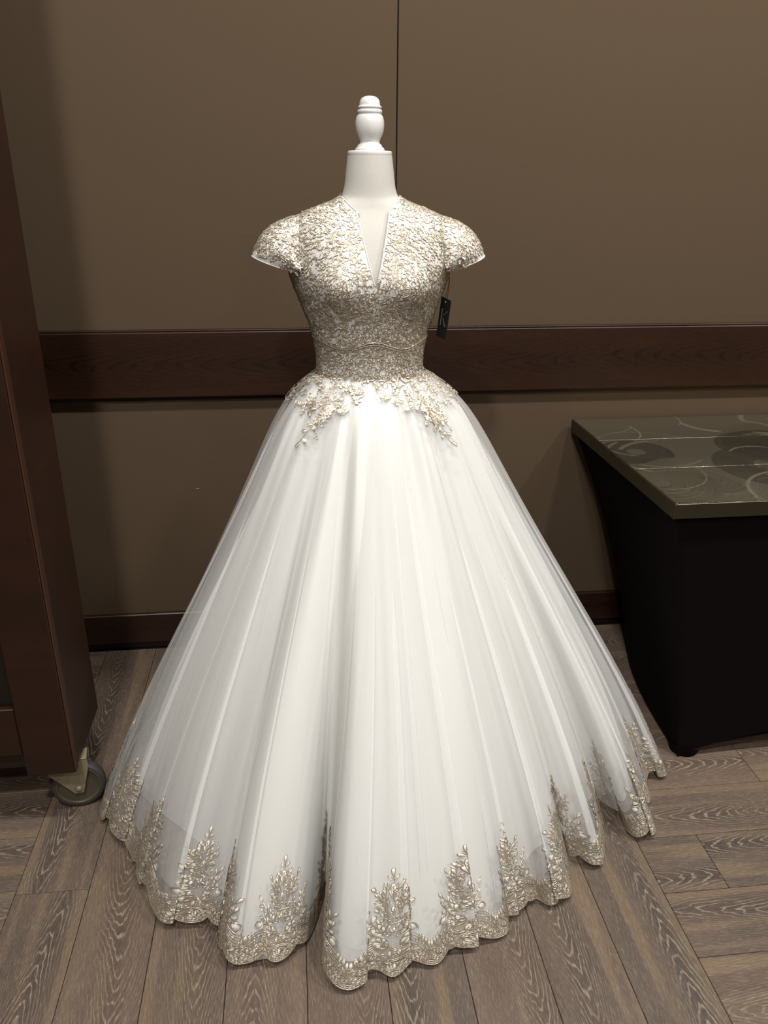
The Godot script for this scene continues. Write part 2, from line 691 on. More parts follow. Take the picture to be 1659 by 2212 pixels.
func place(cord: MB, fill: MB, motif: Array, p: Vector3, n: Vector3, turn: float, size: float, lift: float) -> void:
	var x := Vector3.UP.cross(n)
	x = x.normalized() if x.length() > 0.05 else Vector3.RIGHT
	var b := Basis(x, n.cross(x), n).rotated(n, turn).orthonormalized()
	b = b * Basis.from_scale(Vector3(size, size, 1.0))
	var tr := Transform3D(b, p + n * lift)
	cord.add(motif[0], tr)
	fill.add(motif[1], tr)

# the hem pattern, one repeat: a small scallop under a tree of scrolls and leaves, half a big scallop on each side; y = 0 at the lowest point
const REP := 0.166

func scallop(x: float) -> float:       # height of the lace edge above the hem line
	x = absf(fposmod(x + REP * 0.5, REP) - REP * 0.5)
	if x < 0.034:
		return 0.004 + 0.018 * pow(x / 0.034, 2.4)
	return 0.022 * pow(1.0 - sin((x - 0.034) / (REP * 0.5 - 0.034) * PI * 0.5), 1.3)

func hem_motif() -> Array:
	var c := MB.new()
	var f := MB.new()
	var half := REP * 0.5
	# edge cords and the picot loops between them
	for row in 3:
		var ps := PackedVector2Array()
		for k in 45:
			var x := -half + REP * k / 44.0
			ps.push_back(Vector2(x, scallop(x) + 0.0006 + row * 0.0042))
		c.cord(ps, CR * (1.25 if row == 0 else 0.9))
	for k in 30:
		var x := -half + REP * (k + 0.5) / 30.0
		leaf(c, f, Vector2(x, scallop(x) + 0.001), PI / 2 + 0.3 * sin(k * 2.0), 0.0066, 0.0046)
	# fan in the small scallop
	for k in 7:
		var a := PI / 2 + (k - 3) * 0.42
		leaf(c, f, Vector2(0, 0.013) + Vector2.from_angle(a) * 0.004, a, 0.015 - 0.0012 * absf(k - 3), 0.0056)
	c.cord(spiral(Vector2(0, 0.014), 0.05, 0.0225, 0.0225, PI - 0.1, 16), CR)
	c.cord(spiral(Vector2(0, 0.014), 0.0, 0.0255, 0.0255, PI, 16), CR)
	for s: float in [-1.0, 1.0]:
		# swag of parallel cords sweeping through the big scallop
		for k in 5:
			c.cord(bow(Vector2(s * 0.030, 0.073 - k * 0.0045), Vector2(s * half, 0.030 - k * 0.0042), -s * (0.0115 - k * 0.0012), 16), CR * 1.1)
		for k in 8:
			var g := (k + 0.5) / 8.0
			var q := Vector2(lerpf(s * 0.031, s * half, g), lerpf(0.052, 0.0125, g) - 0.040 * g * (1.0 - g))
			leaf(c, f, q, PI / 2 - s * (0.9 - 0.7 * g), 0.0085, 0.006)
			leaf(c, f, q + Vector2(0, -0.010 + 0.004 * g), PI / 2 + s * (0.5), 0.0075, 0.0055)
		# leaves and curl on top of the swag
		c.cord(spiral(Vector2(s * 0.049, 0.080), PI / 2 - s * 1.9, 0.0120, 0.0030, s * 5.2, 20), CR * 1.1)
		c.cord(spiral(Vector2(s * 0.049, 0.080), PI / 2 - s * 1.9, 0.0096, 0.0022, s * 5.2, 18), CR)
		f.pad(spiral(Vector2(s * 0.049, 0.080), 0, 0.0085, 0.0085, TAU * 0.92, 10), 0.0006)
		for k in 4:
			leaf(c, f, Vector2(s * (0.060 + 0.0068 * k), 0.052 - 0.0042 * k), PI / 2 - s * (0.35 - 0.12 * k), 0.0145 - 0.0012 * (k % 2), 0.0060, k % 2 == 0)
		for k in 5:
			leaf(c, f, Vector2(s * (0.040 + 0.0085 * k), 0.062 - 0.0072 * k), PI / 2 - s * 0.2 * k, 0.0080, 0.0052)
		# paired blossoms under the tree
		for k in 6:
			leaf(c, f, Vector2(s * 0.021, 0.068) + Vector2.from_angle(TAU * k / 6) * 0.0028, TAU * k / 6, 0.0088, 0.0072)
		c.cord(spiral(Vector2(s * 0.021, 0.068), 0, 0.0122, 0.0122, TAU * 0.93, 14), CR, true)
		c.cord(bow(Vector2(s * 0.004, 0.046), Vector2(s * 0.032, 0.046), s * 0.006, 10), CR)
		leaf(c, f, Vector2(s * 0.010, 0.043), PI / 2 + s * 0.3, 0.012, 0.007, true)
		leaf(c, f, Vector2(s * 0.024, 0.040), PI / 2 - s * 0.5, 0.012, 0.007)
		# side branches with leaves
		sprig(c, f, PackedVector2Array([Vector2(s * 0.018, 0.086), Vector2(s * 0.026, 0.094), Vector2(s * 0.030, 0.103), Vector2(s * 0.034, 0.111), Vector2(s * 0.041, 0.119), Vector2(s * 0.048, 0.128)]), 5, 0.0122)
		leaf(c, f, Vector2(s * 0.019, 0.090), PI / 2 + s * 0.2, 0.012, 0.007)
		leaf(c, f, Vector2(s * 0.016, 0.103), PI / 2 - s * 0.9, 0.010, 0.0065)
		# vase
		c.cord(PackedVector2Array([Vector2(s * 0.004, 0.122), Vector2(s * 0.011, 0.127), Vector2(s * 0.0145, 0.137), Vector2(s * 0.0135, 0.148), Vector2(s * 0.010, 0.157), Vector2(s * 0.016, 0.161)]), CR * 1.3)
		c.cord(PackedVector2Array([Vector2(s * 0.003, 0.126), Vector2(s * 0.0085, 0.130), Vector2(s * 0.0115, 0.139), Vector2(s * 0.0105, 0.149), Vector2(s * 0.005, 0.157)]), CR)
		c.cord(spiral(Vector2(s * 0.024, 0.145), PI / 2 - s * 2.2, 0.0075, 0.0020, -s * 5.0, 14), CR * 1.1)
		c.cord(spiral(Vector2(s * 0.025, 0.132), PI / 2 - s * 0.6, 0.0058, 0.0018, s * 4.6, 12), CR)
		f.pad(spiral(Vector2(s * 0.024, 0.145), 0, 0.005, 0.005, TAU * 0.9, 8), 0.0006)
		leaf(c, f, Vector2(s * 0.020, 0.156), PI / 2 - s * 0.75, 0.0145, 0.0070)
		leaf(c, f, Vector2(s * 0.014, 0.164), PI / 2 - s * 0.30, 0.0120, 0.0066)
		leaf(c, f, Vector2(s * 0.006, 0.176), PI / 2 - s * 0.85, 0.0150, 0.0066)
		leaf(c, f, Vector2(s * 0.0015, 0.197), PI / 2 - s * 1.0, 0.0100, 0.0062)
	# dome with petals in the middle of the tree
	c.cord(spiral(Vector2(0, 0.098), -0.6, 0.0135, 0.0135, PI + 1.2, 18), CR * 1.2)
	for k in 3:
		leaf(c, f, Vector2(0, 0.093), PI / 2 + (k - 1) * 0.62, 0.0115, 0.0058)
	c.cord(bow(Vector2(-0.012, 0.092), Vector2(0.012, 0.092), -0.0045, 10), CR * 1.2)
	for k in 5:
		c.cord(spiral(Vector2((k - 2) * 0.0072, 0.116 + 0.003 * (2 - absf(k - 2))), 0, 0.0024, 0.0024, TAU * 0.88, 7), CR * 0.9, true)
	leaf(c, f, Vector2(0, 0.128), PI / 2, 0.018, 0.0085, true)
	# tulip and the top leaf
	leaf(c, f, Vector2(0, 0.160), PI / 2 + 0.32, 0.020, 0.0088)
	leaf(c, f, Vector2(0, 0.160), PI / 2 - 0.32, 0.020, 0.0088)
	leaf(c, f, Vector2(0, 0.164), PI / 2, 0.026, 0.0100, true)
	c.cord(bow(Vector2(0, 0.188), Vector2(0, 0.205), 0.0008, 5), CR)
	leaf(c, f, Vector2(0, 0.203), PI / 2, 0.0165, 0.0076)
	# the crown of the tree is packed with small leaves and curls
	var q := RandomNumberGenerator.new()
	q.seed = 12
	for e in [[0.105, 0.026, 10], [0.118, 0.024, 9], [0.132, 0.027, 10], [0.146, 0.026, 9], [0.160, 0.021, 7], [0.172, 0.015, 5], [0.184, 0.010, 3], [0.088, 0.036, 12]]:
		for k in e[2]:
			var x: float = lerpf(-e[1], e[1], (k + 0.5) / e[2]) + q.randf_range(-0.001, 0.001)
			var y: float = e[0] + q.randf_range(-0.004, 0.004)
			if q.randf() < 0.55:
				leaf(c, f, Vector2(x, y), PI / 2 - signf(x) * q.randf_range(0.1, 1.3), q.randf_range(0.007, 0.0105), 0.0052)
			else:
				c.cord(spiral(Vector2(x, y), q.randf() * TAU, 0.0036, 0.0012, 4.4 * (1 if q.randf() < 0.5 else -1), 9), CR)
	for s: float in [-1.0, 1.0]:
		sprig(c, f, PackedVector2Array([Vector2(s * 0.022, 0.078), Vector2(s * 0.032, 0.086), Vector2(s * 0.040, 0.096), Vector2(s * 0.046, 0.108)]), 5, 0.0105)
		sprig(c, f, PackedVector2Array([Vector2(s * 0.012, 0.135), Vector2(s * 0.020, 0.148), Vector2(s * 0.026, 0.160), Vector2(s * 0.030, 0.170)]), 4, 0.0098)
	# small loops that close the ground between the figures
	var r := RandomNumberGenerator.new()
	r.seed = 3
	for k in 150:
		var x := r.randf_range(-half, half)
		var top := lerpf(0.066, 0.040, absf(x) / half)
		var y := r.randf_range(scallop(x) + 0.008, top)
		if r.randf() < 0.6:
			c.cord(spiral(Vector2(x, y), r.randf() * TAU, r.randf_range(0.003, 0.0048), 0.0012, r.randf_range(3.5, 5.0) * (1 if r.randf() < 0.5 else -1), 9), CR)
		else:
			leaf(c, f, Vector2(x, y), r.randf() * TAU, 0.0085, 0.0055)
	return [c, f]

# lay a flat pattern on a sheet: x runs along the columns, y up from the hem
func lay(src: MB, sh: Sheet, x0: float, row_len: float, lift: float) -> MB:
	var o := MB.new()
	o.I = src.I
	o.U = src.U
	o.V.resize(src.V.size())
	o.N.resize(src.V.size())
	for k in src.V.size():
		var p := src.V[k]
		var u := column_at(x0 + p.x)
		var edge := scallop(p.x)
		var v := (sh.nv - 1) * (1.0 - (p.y - edge) / row_len / (1.0 - edge / row_len))
		var pn := sh.at(u, v)
		var n: Vector3 = pn[1]
		var q := sh.at(u + 1.5, v)
		var x: Vector3 = ((q[0] as Vector3) - (pn[0] as Vector3)).normalized()
		var y := n.cross(x).normalized()
		o.V[k] = (pn[0] as Vector3) + n * (p.z + lift)
		o.N[k] = (x * src.N[k].x + y * src.N[k].y + n * src.N[k].z).normalized()
	return o

var anchors := []        # [column, pattern position] pairs along the tulle hem, one cycle

func set_anchors(hem: PackedVector2Array, marks: Array) -> int:
	# marks: a place on the floor under the tree of a repeat, and how many repeats after the one before
	var n := hem.size()
	var cum := 0.0
	var lens := PackedFloat32Array([0.0])
	for k in n:
		cum += hem[k].distance_to(hem[(k + 1) % n])
		lens.push_back(cum)
	var at := []
	var count := 0
	for m in marks:
		var best := 0
		for k in n:
			if hem[k].distance_to(Vector2(m[0], m[1])) < hem[best].distance_to(Vector2(m[0], m[1])):
				best = k
		count += m[2]
		at.append([float(best), count * REP])
	var rest: float = cum - (lens[int(at[-1][0])] - lens[int(at[0][0])])
	var more := roundi(rest / REP)
	anchors = at.duplicate(true)
	anchors.append([at[0][0] + n, at[0][1] + (count + more) * REP])
	return count + more

func pattern_at(u: float, n: int) -> float:
	var v: float = anchors[0][0] + fposmod(u - anchors[0][0], n)
	for k in anchors.size() - 1:
		if v <= anchors[k + 1][0]:
			return lerpf(anchors[k][1], anchors[k + 1][1], (v - anchors[k][0]) / (anchors[k + 1][0] - anchors[k][0]))
	return anchors[-1][1]

func column_at(x: float) -> float:
	var span: float = anchors[-1][1] - anchors[0][1]
	var v: float = anchors[0][1] + fposmod(x - anchors[0][1], span)
	for k in anchors.size() - 1:
		if v <= anchors[k + 1][1]:
			return lerpf(anchors[k][0], anchors[k + 1][0], (v - anchors[k][1]) / (anchors[k + 1][1] - anchors[k][1]))
	return anchors[-1][0]

# find the column and row of a sheet's front at a given x and y
func find_front(sh: Sheet, x: float, y: float) -> Vector2:
	var best := Vector2.ZERO
	var err := 1e9
	for j in range(0, sh.nv / 3):
		for i in sh.nu:
			var p := sh.P[j * sh.nu + i]
			if p.z > AZ:
				var e := absf(p.x - x) + absf(p.y - y) * 1.2
				if e < err:
					err = e
					best = Vector2(i, j)
	return best

# ------------------------------------------------------------------ the scene
func _ready() -> void:
	rng.seed = 20
	# camera, surroundings, exposure
	var cam := Camera3D.new()
	cam.name = "camera"
	add_child(cam)
	cam.position = Vector3(0, 1.42, 2.30)
	cam.rotation_order = EULER_ORDER_YXZ
	cam.rotation_degrees = Vector3(-22.648, -6.570, 0.439)
	cam.fov = 65.498
	cam.near = 0.02
	cam.far = 40.0
	cam.current = true
	var env := Environment.new()
	env.background_mode = Environment.BG_COLOR
	env.background_color = Color.BLACK
	env.tonemap_mode = Environment.TONE_MAPPER_LINEAR
	env.tonemap_exposure = 1.42
	env.sdfgi_enabled = true
	env.ssao_enabled = true
	env.ssil_enabled = true
	var we := WorldEnvironment.new()
	we.name = "surroundings"
	we.environment = env
	add_child(we)

	build_lamps()
	build_room()
	build_cabinet()
	build_table()
	build_dress_form()
	build_gown()
	build_hang_tag()

func build_lamps() -> void:
	# recessed downlights in the ceiling, outside the frame; the two shadows of the table on the wall point at the second and third; the last three are unseen lamps added as fill
	var glow := matte(Color(1, 0.95, 0.88))
	glow.emission_enabled = true
	glow.emission = Color(1, 0.988, 0.968)
	glow.emission_energy_multiplier = 3.0
	var white := matte(Color(0.85, 0.84, 0.82), 0.5)
	var spots := [[-0.05, 1.45, 3.6, "downlight in the ceiling above the gown"], [1.20, 1.45, 4.2, "downlight in the ceiling between gown and table"], [2.65, 1.45, 6.0, "downlight in the ceiling above the table's far end"], [-0.48, 3.00, 6.2, "added fill downlight in the ceiling in front of the cabinet"], [-0.30, 4.2, 4.2, "added fill downlight in the ceiling behind the camera, in line with the gown"], [2.05, 4.2, 1.5, "added fill downlight in the ceiling behind the camera, in line with the table"]]
	for s in spots:
		var l := thing("downlight", s[3], "ceiling light", Vector3(s[0], 3.70, s[1]), "ceiling downlights")
		var rim := MB.new()
		rim.lathe([Vector2(0.062, 0.0), Vector2(0.062, -0.004), Vector2(0.075, -0.006), Vector2(0.084, -0.004), Vector2(0.086, 0.0)], 40)
		part("trim_ring", rim, white, l)
		var lens := MB.new()
		lens.lathe([Vector2(0.0005, -0.002), Vector2(0.04, -0.002), Vector2(0.061, -0.001)], 40)
		part("lens", lens, glow, l)
		var sp := SpotLight3D.new()
		sp.name = "lamp"
		l.add_child(sp)
		sp.position = Vector3(0, -0.03, 0)
		sp.rotation_degrees.x = -90
		sp.light_color = Color(1, 0.988, 0.968)
		sp.light_energy = s[2]
		sp.light_size = 0.10
		sp.spot_angle = 80
		sp.spot_angle_attenuation = 0.4
		sp.spot_range = 12
		sp.spot_attenuation = 2
		sp.shadow_enabled = true

func build_room() -> void:
	var cloth := weave_material(Color(0.302, 0.248, 0.190), 0.0013, 1.2, 0.13, 0.85)
	var paint := matte(Color(0.42, 0.36, 0.29), 0.85)
	var gap := matte(Color(0.05, 0.04, 0.035), 0.9)
	# back wall: cloth-covered panels on a dark backing, with an open joint between the two upper ones
	var wall := struct("wall_back", solid(Vector3(-2.9, -0.1, -0.20), Vector3(3.5, 3.7, -0.014)), gap, "brown cloth panelled back wall behind the gown", "wall")
	for q in [[-2.86, 1.02, 0.2893, 3.69], [0.2925, 1.02, 3.46, 3.69], [-2.86, 0.10, 0.2893, 0.86], [0.2925, 0.10, 3.46, 0.86]]:
		part("wall_panel", solid(Vector3(q[0], q[1], -0.0145), Vector3(q[2], q[3], 0.0), 0.0012), cloth, wall)
	var dark_wood := wood(wood_image(1400, 180, 31, 1.9, 0.19, Color(0.130, 0.066, 0.032), Color(0.155, 0.080, 0.038), Color(0.172, 0.090, 0.044), Color(0.060, 0.030, 0.017), 0.02, 0.16, 0.0105, 0.85), 0.36, 0.5, 0.01)
	dark_wood.uv1_scale = Vector3(3.33, 1, 1)
	var rail := struct("trim_1", solid(Vector3(-2.86, 0.842, -0.005), Vector3(3.46, 1.026, 0.024), 0.0025), dark_wood, "dark stained wooden chair rail running along the back wall", "chair rail")
	part("cap_strip", solid(Vector3(-2.86, 1.0262, -0.005), Vector3(3.46, 1.031, 0.018), 0.0012), dark_wood, rail)
	var skirting := struct("baseboard_back", solid(Vector3(-2.86, 0.032, -0.014), Vector3(3.46, 0.136, 0.014), 0.003), dark_wood, "dark wooden baseboard along the foot of the back wall", "baseboard")
	part("plinth_strip", solid(Vector3(-2.86, 0.0, -0.0138), Vector3(3.46, 0.0318, -0.009), 0.001), dark_wood, skirting)
	part("scuff", solid(Vector3(-0.3080, 0.5529, -0.0005), Vector3(-0.2990, 0.5549, 0.0006), 0.0002), matte(Color(0.55, 0.50, 0.44), 0.8), wall, "small pale scuff on the cloth")
	# the rest of the room, out of frame
	struct("wall_left", solid(Vector3(-3.1, -0.1, -0.2), Vector3(-2.9, 3.8, 6.2)), paint, "plain brown side wall beyond the wooden cabinet", "wall")
	struct("wall_right", solid(Vector3(3.5, -0.1, -0.2), Vector3(3.7, 3.8, 6.2)), paint, "plain brown side wall beyond the table", "wall")
	struct("wall_front", solid(Vector3(-3.1, -0.1, 6.2), Vector3(3.7, 3.8, 6.4)), paint, "plain brown wall behind the camera", "wall")
	struct("ceiling", solid(Vector3(-3.1, 3.7, -0.2), Vector3(3.7, 3.9, 6.4)), matte(Color(0.62, 0.58, 0.52), 0.9), "pale ceiling with recessed downlights", "ceiling")
	build_floor()

func build_floor() -> void:
	var under := matte(Color(0.10, 0.085, 0.075), 0.9)
	var floor := struct("floor", solid(Vector3(-3.0, -0.12, -0.1), Vector3(3.6, -0.0105, 6.3)), under, "grey brown wood plank floor laid in blocks of crossing boards", "floor")
	var mats := []
	var tones := [[Color(0.250, 0.212, 0.186), Color(0.335, 0.288, 0.250), Color(0.385, 0.325, 0.262)], [Color(0.240, 0.205, 0.182), Color(0.320, 0.272, 0.238), Color(0.400, 0.338, 0.268)], [Color(0.262, 0.218, 0.190), Color(0.350, 0.296, 0.256), Color(0.370, 0.310, 0.258)], [Color(0.228, 0.198, 0.178), Color(0.312, 0.268, 0.236), Color(0.392, 0.330, 0.262)], [Color(0.256, 0.214, 0.186), Color(0.342, 0.290, 0.250), Color(0.405, 0.345, 0.275)]]
	for k in 5:
		mats.append(wood(wood_image(1700, 256, 100 + k * 13, 1.39, 0.154, tones[k][0], tones[k][1], tones[k][2], Color(0.60, 0.545, 0.475), [0.12, -0.15, 0.05, -0.25, 0.22][k], [0.17, 0.12, 0.20, 0.14, 0.17][k], [0.0056, 0.0046, 0.0062, 0.0050, 0.0054][k], 0.74), 0.52, 0.42, 0.015))
	var r := RandomNumberGenerator.new()
	r.seed = 9
	var w := 0.1544
	var g := 0.0006
	var meshes := {}
	var lay_board := func(lo: Vector2, hi: Vector2, along_z: bool, kind: int) -> void:
		var size := hi - lo - Vector2(g, g) * 2.0
		var l := size.y if along_z else size.x
		var b := size.x if along_z else size.y
		var key := Vector2i(roundi(l * 1000), roundi(b * 1000))
		if not meshes.has(key):
			var m := solid(Vector3(-l / 2, -0.0105, -b / 2), Vector3(l / 2, 0.0, b / 2), 0.0009)
			for i in m.U.size():      # every board shows its own length of the grain
				m.U[i].x *= minf(1.0, l / 1.39)
			meshes[key] = m.mesh()
		var o := part("plank", meshes[key], mats[kind], floor)
		o.position = Vector3((lo.x + hi.x) / 2, 0, (lo.y + hi.y) / 2)
		o.rotation_degrees.y = (90.0 if along_z else 0.0) + (180.0 if r.randf() < 0.4 else 0.0)
	# nine boards running away from the camera
	var x0 := -0.636
	for k in 9:
		var cuts: Array = [[0.0, 0.962, 2.35], [0.0, 0.50, 1.89, 2.6], [0.0, 0.30, 1.69, 2.6], [0.0, 0.62, 2.01, 2.6], [0.0, 0.40, 1.79, 2.6], [0.0, 0.70, 2.09, 2.6], [0.0, 0.25, 1.64, 2.6], [0.0, 0.55, 1.94, 2.6], [0.0, 0.45, 1.84, 2.6]][k]
		for c in cuts.size() - 1:
			lay_board.call(Vector2(x0 + k * w, cuts[c]), Vector2(x0 + (k + 1) * w, cuts[c + 1]), true, [1, 2, 0, 2, 4, 3, 4, 1, 3][k] if c == 1 or k == 0 and c == 0 else [0, 1, 2, 3, 4, 0, 1, 2, 3][k])
	# crossing boards on both sides
	var rx := x0 + 9 * w
	for k in 17:
		var z := 0.797 + (k - 5.16) * w
		z = 0.797 - 5 * w + k * w - 0.025
		if k == 0:
			z = 0.0
		var z2 := 0.797 - 5 * w + (k + 1) * w - 0.025 + 0.025
		z = 0.0 if k == 0 else 0.797 - 5 * w + k * w
		var joint: float = {4: 1.153, 6: 0.902}.get(k, r.randf_range(1.35, 1.9))
		lay_board.call(Vector2(rx, z), Vector2(joint, z2), false, k * 3 % 5)
		lay_board.call(Vector2(joint, z), Vector2(minf(joint + 1.39, 2.6), z2), false, (k * 2 + 1) % 5)
		var lj := r.randf_range(-1.5, -1.0)
		lay_board.call(Vector2(lj, z), Vector2(x0, z2), false, (k * 2 + 3) % 5)
		lay_board.call(Vector2(maxf(lj - 1.39, -2.6), z), Vector2(lj, z2), false, k % 5)

func build_cabinet() -> void:
	var im := wood_image(700, 160, 55, 1.8, 0.4, Color(0.120, 0.050, 0.016), Color(0.148, 0.064, 0.021), Color(0.158, 0.070, 0.024), Color(0.092, 0.038, 0.013), 0.1, 0.03, 0.009, 0.4)
	var w := wood(im, 0.42, 0.5, 0.0)
	w.uv1_triplanar = true
	w.uv1_scale = Vector3(0.55, 2.4, 2.4)
	var worn := matte(Color(0.21, 0.108, 0.055), 0.45)
	var t := thing("rolling_cabinet", "tall dark red brown wooden cabinet on casters at the left of the gown", "cabinet", Vector3(-1.0, 0, 0.64))
	var o := -t.position
	var rel := func(lo: Vector3, hi: Vector3, c: float) -> MB: return solid(lo + o, hi + o, c)
	part("body", rel.call(Vector3(-1.50, 0.152, 0.520), Vector3(-0.536, 2.45, 0.738), 0.004), w, t)
	part("backing", rel.call(Vector3(-1.46, 0.21, 0.7375), Vector3(-0.545, 2.40, 0.743), 0.001), w, t)
	# front frame: two stiles, rails, recessed panels, with a worn pale edge on the stile beside the gown
	part("stile", rel.call(Vector3(-0.643, 0.150, 0.743), Vector3(-0.5375, 2.45, 0.766), 0.002), w, t)
	part("edge_strip", rel.call(Vector3(-0.5370, 0.152, 0.745), Vector3(-0.5335, 2.45, 0.7655), 0.0012), worn, t, "worn lighter edge of the front frame")
	part("stile", rel.call(Vector3(-1.50, 0.150, 0.743), Vector3(-1.39, 2.45, 0.766), 0.002), w, t)
	part("rail", rel.call(Vector3(-1.389, 0.208, 0.743), Vector3(-0.644, 0.334, 0.764), 0.002), w, t)
	part("rail", rel.call(Vector3(-1.389, 0.595, 0.743), Vector3(-0.644, 0.700, 0.764), 0.002), w, t)
	part("rail", rel.call(Vector3(-1.389, 2.32, 0.743), Vector3(-0.644, 2.45, 0.764), 0.002), w, t)
	part("front_panel", rel.call(Vector3(-1.395, 0.33, 0.7432), Vector3(-0.642, 0.60, 0.750), 0.001), matte(Color(0.075, 0.055, 0.05), 0.35), t, "dark recessed panel low in the cabinet front")
	part("front_panel", rel.call(Vector3(-1.395, 0.695, 0.7432), Vector3(-0.642, 2.33, 0.752), 0.001), w, t)
	# casters under the bottom corners
	var zinc := matte(Color(0.50, 0.47, 0.38), 0.45, 0.3)
	var rubber := matte(Color(0.20, 0.20, 0.19), 0.55)
	var disc := matte(Color(0.33, 0.31, 0.25), 0.42, 0.4)
	for q in [[-0.556, 0.695, 10.0], [-1.43, 0.655, -35.0]]:
		var fork := MB.new()
		for s in [-1.0, 1.0]:       # two cheeks of pressed steel, wide at the swivel, narrow at the axle
			var z: float = s * 0.0205
			var ps := [Vector3(-0.064, 0.146, z), Vector3(0.028, 0.146, z), Vector3(0.030, 0.125, z), Vector3(0.015, 0.066, z), Vector3(0.010, 0.048, z), Vector3(-0.010, 0.048, z), Vector3(-0.020, 0.062, z), Vector3(-0.060, 0.112, z)]
			var back := []
			for p: Vector3 in ps:
				back.append(p + Vector3(0, 0, -0.0022 * s))
			var fr := ps.duplicate()
			if s > 0:
				fr.reverse()
			else:
				back.reverse()
			fork.poly(fr)
			fork.poly(back)
			for k in ps.size():
				var k2 := (k + 1) % ps.size()
				var e := [ps[k], ps[k2], ps[k2] + Vector3(0, 0, -0.0022 * s), ps[k] + Vector3(0, 0, -0.0022 * s)]
				if s < 0:
					e.reverse()
				fork.poly(e)
		fork.box(Vector3(-0.064, 0.1425, -0.0205), Vector3(0.028, 0.1465, 0.0205), 0.001)
		fork.lathe([Vector2(0.032, 0.1462), Vector2(0.036, 0.148), Vector2(0.036, 0.1515), Vector2(0.001, 0.1518)], 28, Transform3D(Basis.IDENTITY, Vector3(-0.022, 0, 0)))
		var c := part("caster", fork, zinc, t)
		c.position = Vector3(q[0], 0, q[1]) + o
		c.rotation_degrees.y = q[2]
		var lie := Transform3D(Basis(Vector3.RIGHT, PI / 2), Vector3(0, 0.0622, 0))
		var tyre := MB.new()
		tyre.lathe([Vector2(0.050, -0.013), Vector2(0.0565, -0.0145), Vector2(0.0605, -0.011), Vector2(0.0620, -0.004), Vector2(0.0620, 0.004), Vector2(0.0605, 0.011), Vector2(0.0565, 0.0145), Vector2(0.050, 0.013)], 56, lie)
		part("tyre", tyre, rubber, c)
		var hub := MB.new()
		hub.lathe([Vector2(0.001, -0.010), Vector2(0.044, -0.008), Vector2(0.047, -0.0135), Vector2(0.0515, -0.0145), Vector2(0.0525, -0.012), Vector2(0.0525, 0.012), Vector2(0.0515, 0.0145), Vector2(0.047, 0.0135), Vector2(0.044, 0.008), Vector2(0.012, 0.010), Vector2(0.001, 0.010)], 56, lie)
		part("wheel", hub, disc, c)
		var bolt := MB.new()
		bolt.lathe([Vector2(0.0075, -0.026), Vector2(0.0075, 0.0235), Vector2(0.0068, 0.026), Vector2(0.003, 0.0275), Vector2(0.0005, 0.0278)], 6, lie)
		part("axle_bolt", bolt, zinc, c)

